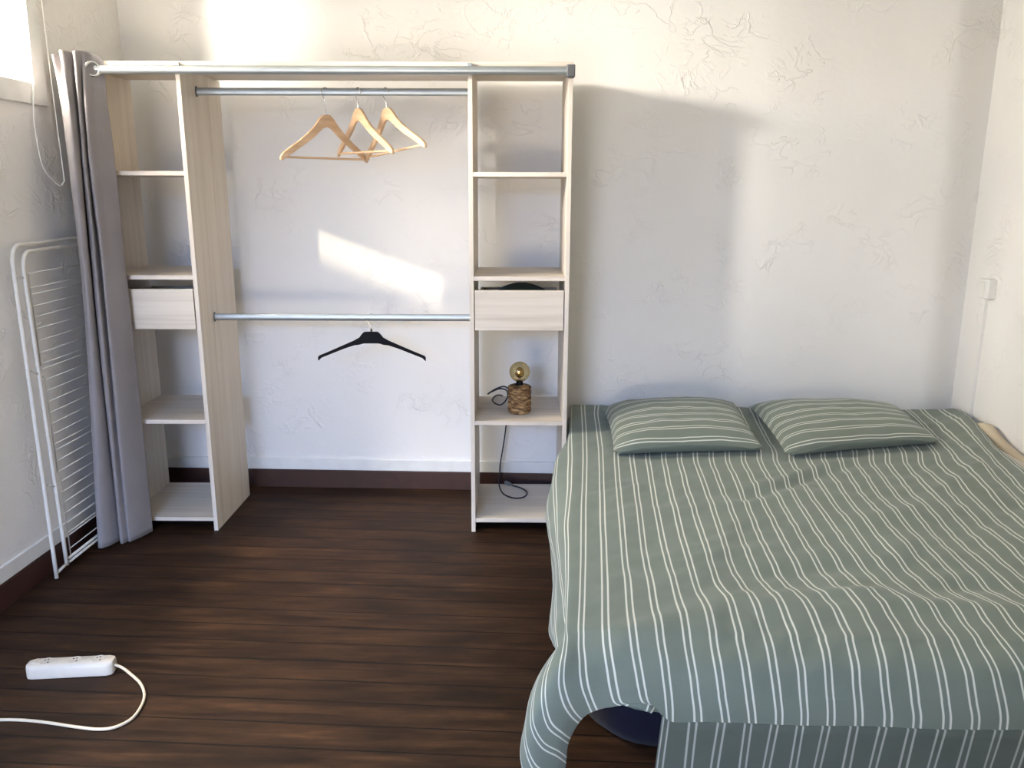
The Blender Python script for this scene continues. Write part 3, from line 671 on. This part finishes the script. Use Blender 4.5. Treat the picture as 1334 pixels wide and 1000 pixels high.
DUVET = [[[121,3840,228],[121,3680,228],[121,3510,228],[89,3340,228],[52,3180,228],[36,3020,228],[29,2860,228],[38,2700,228],[46,2540,228],[42,2380,228],[35,2240,228],[31,2120,230],[38,2000,262],[50,1880,308],[59,1760,335],[19,1757,337],[-14,1707,304],[-31,1660,258],[-40,1616,207],[-22,1601,144],[16,1618,91],[59,1650,49]],[[118,3840,290],[118,3680,290],[118,3510,290],[86,3340,290],[50,3180,290],[36,3020,290],[22,2860,290],[26,2700,290],[38,2540,290],[44,2380,290],[40,2240,290],[34,2120,291],[34,2000,312],[39,1880,343],[48,1760,360],[13,1729,361],[-15,1679,333],[-26,1623,307],[-27,1590,259],[-6,1585,201],[33,1607,157],[63,1640,112]],[[122,3840,352],[122,3680,352],[122,3510,352],[90,3340,352],[54,3180,352],[45,3020,352],[30,2860,352],[25,2700,352],[34,2540,352],[46,2380,352],[50,2240,352],[47,2120,353],[44,2000,362],[43,1880,377],[45,1760,385],[20,1715,387],[-2,1668,367],[-12,1618,345],[-12,1585,308],[11,1588,258],[46,1609,220],[68,1640,179]],[[138,3840,412],[138,3680,412],[138,3510,412],[106,3340,412],[69,3180,412],[58,3020,412],[52,2860,412],[51,2700,412],[53,2540,412],[54,2380,412],[56,2240,412],[58,2120,412],[63,2000,415],[68,1880,418],[70,1760,420],[43,1718,421],[24,1673,406],[13,1628,388],[13,1598,353],[26,1590,307],[55,1604,269],[73,1635,233]],[[142,3840,452],[136,3680,452],[129,3510,452],[123,3340,452],[118,3180,452],[114,3020,452],[107,2860,452],[101,2700,452],[91,2540,452],[81,2380,452],[79,2240,452],[76,2120,452],[73,2000,452],[68,1880,452],[63,1760,452],[63,1720,446],[59,1681,435],[53,1644,420],[52,1619,390],[62,1610,353],[78,1617,318],[97,1635,286]],[[201,3840,455],[196,3680,455],[191,3510,455],[185,3340,455],[178,3180,455],[171,3020,455],[162,2860,455],[153,2700,455],[143,2540,455],[135,2380,455],[128,2240,455],[122,2120,455],[115,2000,455],[108,1880,455],[100,1760,455],[99,1729,449],[98,1699,438],[100,1672,420],[101,1646,401],[106,1630,376],[116,1627,346],[127,1630,316]],[[269,3840,455],[255,3680,455],[251,3510,455],[246,3340,455],[241,3180,455],[233,3020,455],[224,2860,455],[214,2700,455],[205,2540,455],[195,2380,455],[188,2240,455],[181,2120,455],[174,2000,455],[166,1880,455],[158,1760,455],[157,1729,449],[157,1700,438],[160,1674,421],[165,1655,397],[170,1639,371],[179,1633,341],[194,1630,335]],[[336,3840,455],[322,3680,455],[317,3510,455],[311,3340,455],[305,3180,455],[292,3020,455],[282,2860,455],[272,2700,455],[263,2540,455],[254,2380,455],[246,2240,455],[239,2120,455],[235,2000,455],[227,1880,455],[220,1760,455],[219,1729,449],[220,1700,438],[223,1674,421],[228,1655,397],[233,1639,371],[242,1633,342],[256,1630,335]],[[403,3840,455],[389,3680,455],[382,3510,455],[376,3340,455],[368,3180,455],[352,3020,455],[343,2860,455],[333,2700,455],[324,2540,455],[313,2380,455],[304,2240,455],[298,2120,455],[295,2000,455],[288,1880,455],[283,1760,455],[282,1727,448],[283,1696,436],[286,1668,417],[289,1650,389],[293,1637,359],[296,1630,326],[298,1630,292]],[[471,3840,455],[456,3680,455],[448,3510,455],[441,3340,455],[432,3180,455],[414,3020,455],[403,2860,455],[391,2700,455],[380,2540,455],[371,2380,455],[363,2240,455],[358,2120,455],[356,2000,455],[351,1880,455],[346,1760,455],[345,1727,448],[345,1696,436],[347,1668,417],[351,1649,389],[354,1637,359],[359,1630,326],[362,1630,292]],[[538,3840,455],[523,3680,455],[514,3510,455],[505,3340,455],[496,3180,455],[476,3020,455],[463,2860,455],[451,2700,455],[441,2540,455],[431,2380,455],[423,2240,455],[417,2120,455],[412,2000,455],[412,1880,455],[408,1760,455],[406,1727,448],[405,1696,436],[406,1668,417],[409,1649,389],[413,1637,358],[419,1630,326],[425,1630,292]],[[606,3840,455],[590,3680,455],[580,3510,455],[570,3340,455],[560,3180,455],[536,3020,455],[523,2860,455],[510,2700,455],[501,2540,455],[492,2380,455],[484,2240,455],[476,2120,455],[471,2000,455],[475,1880,455],[471,1760,455],[468,1727,448],[467,1696,436],[468,1668,417],[470,1649,389],[474,1637,358],[479,1630,326],[484,1630,292]],[[673,3840,455],[657,3680,455],[646,3510,455],[635,3340,455],[623,3180,455],[598,3020,455],[587,2860,455],[576,2700,455],[565,2540,455],[552,2380,455],[540,2240,455],[532,2120,455],[532,2000,455],[535,1880,455],[534,1760,455],[533,1727,448],[532,1696,436],[531,1668,417],[533,1649,389],[536,1637,359],[540,1630,326],[542,1630,292]],[[741,3840,455],[724,3680,455],[712,3510,455],[700,3340,455],[687,3180,455],[659,3020,455],[645,2860,455],[632,2700,455],[622,2540,455],[611,2380,455],[600,2240,455],[593,2120,455],[594,2000,455],[597,1880,455],[596,1760,455],[594,1727,448],[593,1696,436],[593,1668,417],[592,1649,389],[593,1637,359],[596,1630,326],[598,1630,292]],[[808,3840,455],[791,3680,455],[778,3510,455],[764,3340,455],[751,3180,455],[721,3020,455],[708,2860,455],[695,2700,455],[681,2540,455],[667,2380,455],[657,2240,455],[651,2120,455],[651,2000,455],[661,1880,455],[661,1760,455],[658,1727,448],[656,1696,436],[653,1668,417],[652,1650,389],[653,1637,359],[655,1630,326],[657,1630,292]],[[876,3840,455],[858,3680,455],[844,3510,455],[829,3340,455],[815,3180,455],[782,3020,455],[767,2860,455],[752,2700,455],[740,2540,455],[730,2380,455],[721,2240,455],[714,2120,455],[711,2000,455],[725,1880,455],[724,1760,455],[720,1727,448],[717,1696,436],[715,1668,417],[713,1650,389],[714,1637,359],[717,1630,326],[720,1630,292]],[[943,3840,455],[925,3680,455],[909,3510,455],[894,3340,455],[878,3180,455],[844,3020,455],[829,2860,455],[813,2700,455],[800,2540,455],[789,2380,455],[782,2240,455],[777,2120,455],[777,2000,455],[790,1880,455],[786,1760,455],[782,1727,448],[779,1697,436],[776,1668,417],[775,1650,389],[777,1637,359],[781,1630,326],[783,1630,292]],[[1010,3840,455],[992,3680,455],[975,3510,455],[958,3340,455],[942,3180,455],[905,3020,455],[888,2860,455],[872,2700,455],[857,2540,455],[847,2380,455],[841,2240,455],[837,2120,455],[837,2000,455],[853,1880,455],[849,1760,455],[845,1727,448],[841,1697,436],[838,1669,417],[838,1650,389],[839,1637,359],[844,1630,326],[846,1630,292]],[[1078,3840,455],[1059,3680,455],[1041,3510,455],[1023,3340,455],[1006,3180,455],[967,3020,455],[948,2860,455],[929,2700,455],[917,2540,455],[908,2380,455],[900,2240,455],[895,2120,455],[898,2000,455],[915,1880,455],[911,1760,455],[907,1727,448],[904,1696,436],[902,1668,417],[903,1650,389],[905,1637,359],[909,1630,326],[911,1630,292]],[[1145,3840,455],[1126,3680,455],[1107,3510,455],[1088,3340,455],[1069,3180,455],[1031,3020,455],[1009,2860,455],[988,2700,455],[975,2540,455],[964,2380,455],[953,2240,455],[949,2120,455],[955,2000,455],[969,1880,455],[965,1760,455],[963,1727,448],[962,1696,436],[963,1668,417],[963,1649,389],[966,1637,358],[972,1630,326],[974,1630,292]],[[1213,3840,455],[1193,3680,455],[1173,3510,455],[1153,3340,455],[1133,3180,455],[1087,3020,455],[1068,2860,455],[1048,2700,455],[1033,2540,455],[1020,2380,455],[1010,2240,455],[1008,2120,455],[1014,2000,455],[1022,1880,455],[1017,1760,455],[1016,1727,448],[1018,1696,436],[1022,1668,417],[1025,1649,389],[1030,1637,359],[1035,1630,326],[1037,1630,292]],[[1280,3840,455],[1260,3680,455],[1239,3510,455],[1217,3340,455],[1197,3180,455],[1151,3020,455],[1128,2860,455],[1106,2700,455],[1093,2540,455],[1082,2380,455],[1072,2240,455],[1071,2120,455],[1075,2000,455],[1077,1880,455],[1071,1760,455],[1072,1727,448],[1076,1696,436],[1082,1668,417],[1084,1649,388],[1089,1637,358],[1099,1630,326],[1100,1630,292]],[[1348,3840,455],[1327,3680,455],[1305,3510,455],[1282,3340,455],[1261,3180,455],[1209,3020,455],[1185,2860,455],[1161,2700,455],[1149,2540,455],[1138,2380,455],[1130,2240,455],[1124,2120,455],[1123,2000,455],[1131,1880,455],[1128,1760,455],[1131,1727,448],[1136,1696,436],[1143,1668,417],[1145,1649,388],[1152,1637,358],[1162,1630,326],[1164,1630,292]],[[1415,3840,455],[1394,3680,455],[1370,3510,455],[1347,3340,455],[1324,3180,455],[1269,3020,455],[1245,2860,455],[1221,2700,455],[1209,2540,455],[1196,2380,455],[1184,2240,455],[1179,2120,455],[1181,2000,455],[1188,1880,455],[1186,1760,455],[1190,1726,448],[1196,1696,436],[1204,1668,417],[1207,1649,388],[1214,1637,358],[1225,1630,326],[1227,1630,292]],[[1482,3840,455],[1461,3680,455],[1436,3510,455],[1412,3340,455],[1388,3180,455],[1330,3020,455],[1304,2860,455],[1279,2700,455],[1267,2540,455],[1254,2380,455],[1241,2240,455],[1238,2120,455],[1240,2000,455],[1243,1880,455],[1244,1760,455],[1248,1726,448],[1256,1696,436],[1265,1668,417],[1269,1649,389],[1277,1637,358],[1289,1630,326],[1291,1630,292]],[[1550,3840,455],[1528,3680,455],[1502,3510,455],[1476,3340,455],[1452,3180,455],[1397,3020,455],[1371,2860,455],[1346,2700,455],[1331,2540,455],[1316,2380,455],[1303,2240,455],[1295,2120,455],[1297,2000,455],[1299,1880,455],[1302,1760,455],[1307,1726,448],[1316,1696,436],[1326,1668,417],[1331,1649,389],[1339,1637,358],[1352,1630,327],[1354,1630,292]],[[1617,3840,455],[1595,3680,455],[1568,3510,455],[1541,3340,455],[1516,3180,455],[1456,3020,455],[1433,2860,455],[1409,2700,455],[1392,2540,455],[1380,2380,455],[1372,2240,455],[1353,2120,455],[1355,2000,455],[1355,1880,455],[1360,1760,455],[1366,1726,448],[1375,1696,436],[1388,1669,417],[1392,1649,389],[1402,1637,358],[1415,1630,327],[1417,1630,292]],[[1685,3840,455],[1662,3680,455],[1634,3510,455],[1606,3340,455],[1579,3180,455],[1526,3020,455],[1501,2860,455],[1476,2700,455],[1457,2540,455],[1440,2380,455],[1432,2240,455],[1410,2120,455],[1412,2000,455],[1411,1880,455],[1417,1760,455],[1425,1726,448],[1435,1696,436],[1449,1669,417],[1454,1649,389],[1464,1637,358],[1478,1630,327],[1481,1630,292]],[[1752,3840,455],[1729,3680,455],[1700,3510,455],[1671,3340,455],[1643,3180,455],[1599,3020,455],[1575,2860,455],[1551,2700,455],[1529,2540,455],[1500,2380,455],[1492,2240,455],[1467,2120,455],[1469,2000,455],[1466,1880,455],[1475,1760,455],[1483,1726,448],[1495,1696,436],[1510,1669,418],[1516,1649,389],[1526,1637,359],[1542,1630,327],[1544,1630,292]],[[1820,3840,455],[1796,3680,455],[1766,3510,455],[1735,3340,455],[1707,3180,455],[1678,3020,455],[1650,2860,455],[1623,2700,455],[1592,2540,455],[1560,2380,455],[1552,2240,455],[1524,2120,455],[1526,2000,455],[1522,1880,455],[1533,1760,455],[1542,1726,448],[1555,1696,436],[1571,1669,418],[1577,1649,389],[1589,1637,359],[1605,1630,327],[1607,1630,292]],[[1909,3840,455],[1877,3680,455],[1843,3510,455],[1809,3340,455],[1777,3180,455],[1743,3020,455],[1708,2860,455],[1673,2700,455],[1656,2540,455],[1620,2380,455],[1613,2240,455],[1581,2120,455],[1583,2000,455],[1578,1880,455],[1591,1760,455],[1601,1726,448],[1615,1696,436],[1632,1670,418],[1639,1650,389],[1651,1637,359],[1668,1631,328],[1671,1630,292]],[[1981,3840,455],[1946,3680,455],[1907,3510,455],[1869,3340,455],[1832,3180,455],[1812,3020,455],[1775,2860,455],[1738,2700,455],[1719,2540,455],[1680,2380,455],[1673,2240,455],[1638,2120,455],[1640,2000,455],[1633,1880,455],[1649,1760,455],[1660,1726,448],[1674,1696,436],[1692,1670,418],[1701,1650,389],[1714,1637,359],[1731,1631,328],[1734,1630,292]]]
K0 = -4
D = np.array(DUVET, float) / 1000.0          # [k][row][xyz]
# the last column is the free right edge
e = D[-1].copy(); d = (D[-1] - D[-4]) / 3; e = e + d * 0.42; e[:, 2] -= 0.012
D = np.concatenate([D, e[None]], 0)
KV = [K0 + i for i in range(len(DUVET))] + [K0 + len(DUVET) - 1 + 0.42]
NU, NVv = 7, 8
def up(A, n):
    out = []
    m = len(A)
    for i in range(m - 1):
        a, b, c, d = A[max(i - 1, 0)], A[i], A[i + 1], A[min(i + 2, m - 1)]
        for k in range(n):
            t = k / n
            out.append(0.5 * ((2 * b) + (-a + c) * t + (2 * a - 5 * b + 4 * c - d) * t * t + (-a + 3 * b - 3 * c + d) * t ** 3))
    out.append(A[-1]); return np.array(out)
U = up(D, NU)
U = np.swapaxes(up(np.swapaxes(U, 0, 1), NVv), 0, 1)
KU = []
for i in range(len(KV) - 1):
    for k in range(NU): KU.append(KV[i] + (KV[i + 1] - KV[i]) * k / NU)
KU.append(KV[-1])
FOLDS = [  # x0,y0,x1,y1,height,width : soft ridges and creases lying on the bed
    (0.69, 2.62, 1.15, 2.98, -0.012, 0.030), (0.74, 2.70, 1.18, 3.05, 0.010, 0.035), (0.45, 2.50, 0.80, 2.62, 0.006, 0.04),
    (0.20, 1.72, 0.52, 1.88, 0.013, 0.060), (0.52, 1.88, 0.80, 1.83, 0.012, 0.06), (0.62, 1.93, 0.92, 1.95, 0.010, 0.035), (0.80, 1.90, 1.35, 1.86, 0.012, 0.050),
    (0.60, 2.05, 0.95, 2.12, -0.008, 0.04), (0.95, 2.10, 1.10, 2.32, 0.008, 0.035), (1.05, 2.00, 1.25, 2.02, -0.009, 0.035), (0.42, 2.05, 0.62, 2.45, 0.006, 0.05),
    (1.00, 2.45, 1.35, 2.60, 0.006, 0.05), (1.25, 2.35, 1.65, 2.65, -0.006, 0.05), (0.18, 2.62, 0.36, 2.72, 0.007, 0.022), (0.13, 2.75, 0.30, 2.82, -0.006, 0.02),
    (1.55, 2.75, 1.80, 3.30, 0.010, 0.05), (1.80, 3.35, 1.97, 3.78, 0.022, 0.06), (0.95, 3.05, 1.00, 3.60, -0.012, 0.04), (1.30, 2.62, 1.62, 2.98, 0.007, 0.04)]
def fold(x, y):
    s = 0.0
    for x0, y0, x1, y1, h, w in FOLDS:
        dx, dy = x1 - x0, y1 - y0; L2 = dx * dx + dy * dy
        t = max(0.0, min(1.0, ((x - x0) * dx + (y - y0) * dy) / L2))
        q = ((x - x0 - t * dx) ** 2 + (y - y0 - t * dy) ** 2) / (w * w)
        if q < 9: s += h * math.exp(-q) * (0.35 + 0.65 * math.sin(PI * (0.12 + 0.76 * t)))
    return s
nA = 14 * NVv
for i in range(U.shape[0]):
    for j in range(U.shape[1]):
        x, y, z = U[i, j]; k = KU[i]
        if k > 0 and z > 0.36:
            w = min(1.0, k / 1.5)
            U[i, j, 2] += w * (1.35 * fold(x, y) + 0.005 * noise.noise(Vector((x * 5.5, y * 5.5, 3))) + 0.0045 * noise.noise(Vector(((x + y) * 7, (x - y) * 16, 9))) + 0.0018 * noise.noise(Vector((x * 30, y * 22, 4))))
        if j > nA and k > 1.5:
            U[i, j, 1] += 0.005 * noise.noise(Vector((x * 6, z * 5, 2))) * min(1, (j - nA) / 15)
        if k < 0 and j < nA:
            U[i, j, 0] -= 0.010 * max(0, noise.noise(Vector((y * 5, z * 4, 5)))) * min(1, -k / 2) * (1 if y < 3.2 else 0)
U[:, :, 0] = np.minimum(U[:, :, 0], 1.974)
PTS = [[tuple(p) for p in row] for row in U]
bm = B(); grid(bm, PTS, uv=lambda i, j: (KU[i], j / 32.0))
du = obj('duvet', bm, M['duvet'], smooth=True)
tag(du, 'sage green duvet with paired white stripes spread over the bed', 'duvet')
m = du.modifiers.new('thick', 'SOLIDIFY'); m.thickness = 0.016; m.offset = -1.0 ; m.use_rim = True
# hem band below the seam on the foot end
kk = [i for i in range(len(KU)) if KU[i] >= 3.5]
G = []
for i in kk:
    x, y, z = U[i, -1]; col_ = []
    for j in range(9):
        t = j / 8
        col_.append((x - 0.004 * t + 0.004 * math.sin(3 * KU[i]) * t, y - 0.004 + 0.030 * t + 0.006 * noise.noise(Vector((x * 5, t * 2, 7))) * t, z + 0.004 - 0.205 * t))
    G.append(col_)
bm = B(); grid(bm, G, uv=lambda i, j: (KU[kk[i]], j / 8))
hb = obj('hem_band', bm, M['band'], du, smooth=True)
m = hb.modifiers.new('thick', 'SOLIDIFY'); m.thickness = 0.006; m.offset = 1.0

# ------------------------------------------------------------------ pillows
def pillow(label, BL, FL, FR, BR, hgt, sag):
    c = [(BL[a] + FL[a] + FR[a] + BR[a]) / 4 for a in (0, 1)]
    root = empty('pillow', (c[0], c[1], 0.464))
    tag(root, label, 'pillow', 'striped pillows at the head of the bed')
    N = 40
    def pos(u, v, side):
        a, b = (u + 1) / 2, (v + 1) / 2
        # pinched outline: sides bow in a little between the corners
        x = (FL[0] * (1 - a) + FR[0] * a) * (1 - b) + (BL[0] * (1 - a) + BR[0] * a) * b
        y = (FL[1] * (1 - a) + FR[1] * a) * (1 - b) + (BL[1] * (1 - a) + BR[1] * a) * b
        bow = 0.016
        x -= bow * u * (1 - v * v) * 0.8; y -= bow * v * (1 - u * u) * 0.55
        t = max(0, (1 - abs(u) ** 3.2)) ** 0.5 * max(0, (1 - abs(v) ** 3.0)) ** 0.5
        n_ = noise.noise(Vector((u * 2.2 + c[0] * 3, v * 2.2, 2))) * 0.006 + noise.noise(Vector((u * 5 + c[0] * 7, v * 5, 6))) * 0.003
        if side > 0: z = 0.012 + t * (hgt + sag * (v * 0.5 - 0.1 * u)) + n_ * min(1, t * 3)
        else: z = 0.010 - 0.010 * t
        return (x - c[0], y - c[1], z)
    bm = B(); L = bm.loops.layers.uv.verify()
    for s in (1, -1):
        V = [[bm.verts.new(pos(-1 + 2 * i / N, -1 + 2 * j / N, s)) for j in range(N + 1)] for i in range(N + 1)]
        for i in range(N):
            for j in range(N):
                q = [(i, j), (i + 1, j), (i + 1, j + 1), (i, j + 1)]
                f = bm.faces.new([V[a][b] for a, b in q])
                for lp, (a, b) in zip(f.loops, q): lp[L].uv = (0.62 + 8.6 * b / N, a / N)
    bmesh.ops.remove_doubles(bm, verts=bm.verts, dist=0.0008)
    obj('pillowcase', bm, M['pillow'], root, smooth=True)
    # open end of the case: a loose lip of cloth along the front edge
    G = []
    for i in range(31):
        u = -0.94 + 1.88 * i / 30; lift = 0.040 * (math.sin(PI * (u + 1) / 2) ** 0.6) + 0.006 * noise.noise(Vector((u * 3, c[0], 1)))
        p0 = pos(u, -0.995, -1); row_ = []
        for j in range(7):
            t = j / 6
            row_.append((p0[0], p0[1] - 0.004 - (0.024 * math.sin(PI * t * 0.55) + 0.006) * min(1, (1 - u * u) * 3), 0.004 + lift * t))
        G.append(row_)
    bm = B(); grid(bm, G, uv=lambda i, j: (0.2 + 0.55 * j / 6, i / 30))
    lp = obj('case_lip', bm, M['pillow'], root, smooth=True)
    m = lp.modifiers.new('thick', 'SOLIDIFY'); m.thickness = 0.003
    return root
pillow('left sage striped pillow at the bed head, nearer the wardrobe', (0.285, 3.690), (0.283, 3.045), (0.885, 3.120), (0.925, 3.800), 0.082, 0.03)
pillow('right sage striped pillow at the bed head, nearer the right wall', (0.985, 3.780), (0.950, 3.055), (1.630, 3.260), (1.670, 3.780), 0.075, 0.03)

# ------------------------------------------------------------------ bag under the bed
bm = B(); prof = [(0.0, 0.0), (0.24, 0.0), (0.262, 0.012), (0.272, 0.05), (0.265, 0.12), (0.23, 0.175), (0.14, 0.200), (0.0, 0.205)]
lathe(bm, prof, 40, disp=lambda i, a: 0.012 * math.sin(4 * a + i))
for v in bm.verts: v.co.x = math.copysign(abs(v.co.x / 0.272) ** 0.6, v.co.x) * 0.272; v.co.y *= 0.72
o = obj('storage_bag', bm, M['navy'], smooth=True); o.location = (0.400, 2.115, 0.0)
tag(o, 'dark navy bag on the floor under the foot of the bed', 'bag')

# ------------------------------------------------------------------ daylight
def sun(d, strength, color, ang):
    L = bpy.data.lights.new('low_sun', 'SUN'); L.energy = strength; L.color = color; L.angle = math.radians(ang)
    o = bpy.data.objects.new('low_sun', L); link(o)
    o.rotation_euler = Vector(d).to_track_quat('-Z', 'Y').to_euler(); o.location = (-6, -4, 4); return o
def area(name, loc, target, sx, sy, energy, color, spread=180):
    L = bpy.data.lights.new(name, 'AREA'); L.shape = 'RECTANGLE'; L.size = sx; L.size_y = sy; L.energy = energy; L.color = color; L.spread = math.radians(spread)
    o = bpy.data.objects.new(name, L); link(o); o.location = loc
    o.rotation_euler = (Vector(target) - Vector(loc)).to_track_quat('-Z', 'Y').to_euler(); return o
w = bpy.data.worlds.new('sky'); SC.world = w; w.use_nodes = True
bg = w.node_tree.nodes['Background']; bg.inputs[0].default_value = (0.55, 0.74, 1.0, 1); bg.inputs[1].default_value = 2.2
sun((0.613, 1.0, -0.23), 1.5, (1.0, 0.86, 0.62), 0.7)
area('window_daylight', (XL - 0.12, 2.83, 2.16), (0.3, 2.3, 1.0), 0.6, 0.62, 27, (1.0, 0.87, 0.68), 130)
area('vent_beam_lamp', (-2.9, 1.40, 2.42), (1.0, 3.87, 1.6), 0.28, 0.28, 100, (1.0, 0.93, 0.82))  # lamp hung outside the added vent to cast the wardrobe's side shadow
area('sash_fill_lamp', (XL - 0.14, 1.84, 1.30), (0.2, 3.2, 0.4), 1.2, 0.6, 2, (1.0, 0.93, 0.86), 120)  # soft fill lamp added outside the unseen sash
area('door_skylight', (-1.1, YF - 2.6, 3.3), (-0.9, 3.6, 0.4), 3.0, 2.0, 740, (0.26, 0.48, 1.0))
area('door_ground_glow', (-1.1, YF - 0.8, 0.30), (1.5, 3.0, 2.2), 1.4, 0.8, 62, (1.0, 0.82, 0.60))
# unseen sun blockers added outside: shutter, block and walls; only slots of sun pass
o = obj('added_shutter', box(B(), XL - 0.165, XL - 0.15, 1.15, 2.53, 1.668, 2.0), M['trim_white'])
tag(o, 'white shutter added half down over the unseen sash, masking the sun', 'shutter')
tag(obj('wall_sunblock_near', box(B(), -4.1, XL - 0.2, -1.75, -0.93, 2.43, 3.1), M['plaster']), kind='structure')  # block added out of view to keep sun off the vent pane
tag(obj('wall_sunblock_far', box(box(B(), -5.4, -5.2, -8.0, 2.8, -0.1, 2.70), -6.4, -2.6, -8.2, -8.0, -0.1, 3.95), M['plaster']), kind='structure')  # slabs added out of view to mask the sun at sash and door
EXPOSURE = 0.78


# ------------------------------------------------------------------ camera
P_, R_, YAW, H_C = 0.2303, -0.0034, 0.0376, 1.4567
F = Vector((-math.sin(YAW) * math.cos(P_), math.cos(YAW) * math.cos(P_), -math.sin(P_)))
R0 = Vector((math.cos(YAW), math.sin(YAW), 0)); D0 = F.cross(R0)
R2 = R0 * math.cos(R_) + D0 * math.sin(R_); D2 = -R0 * math.sin(R_) + D0 * math.cos(R_)
cam = bpy.data.cameras.new('camera'); cam.sensor_width = 36.0; cam.lens = 36.0 * 1060.0 / 1334.0; cam.clip_start = 0.05
co = bpy.data.objects.new('camera', cam); link(co)
U_, N_ = -D2, -F
co.matrix_world = Matrix(((R2.x, U_.x, N_.x, 0.0), (R2.y, U_.y, N_.y, 0.0), (R2.z, U_.z, N_.z, H_C), (0, 0, 0, 1)))
SC.camera = co
vs = SC.view_settings
vs.view_transform = 'Standard'; vs.look = 'None'; vs.gamma = 1.0; vs.use_curve_mapping = False; vs.exposure = EXPOSURE
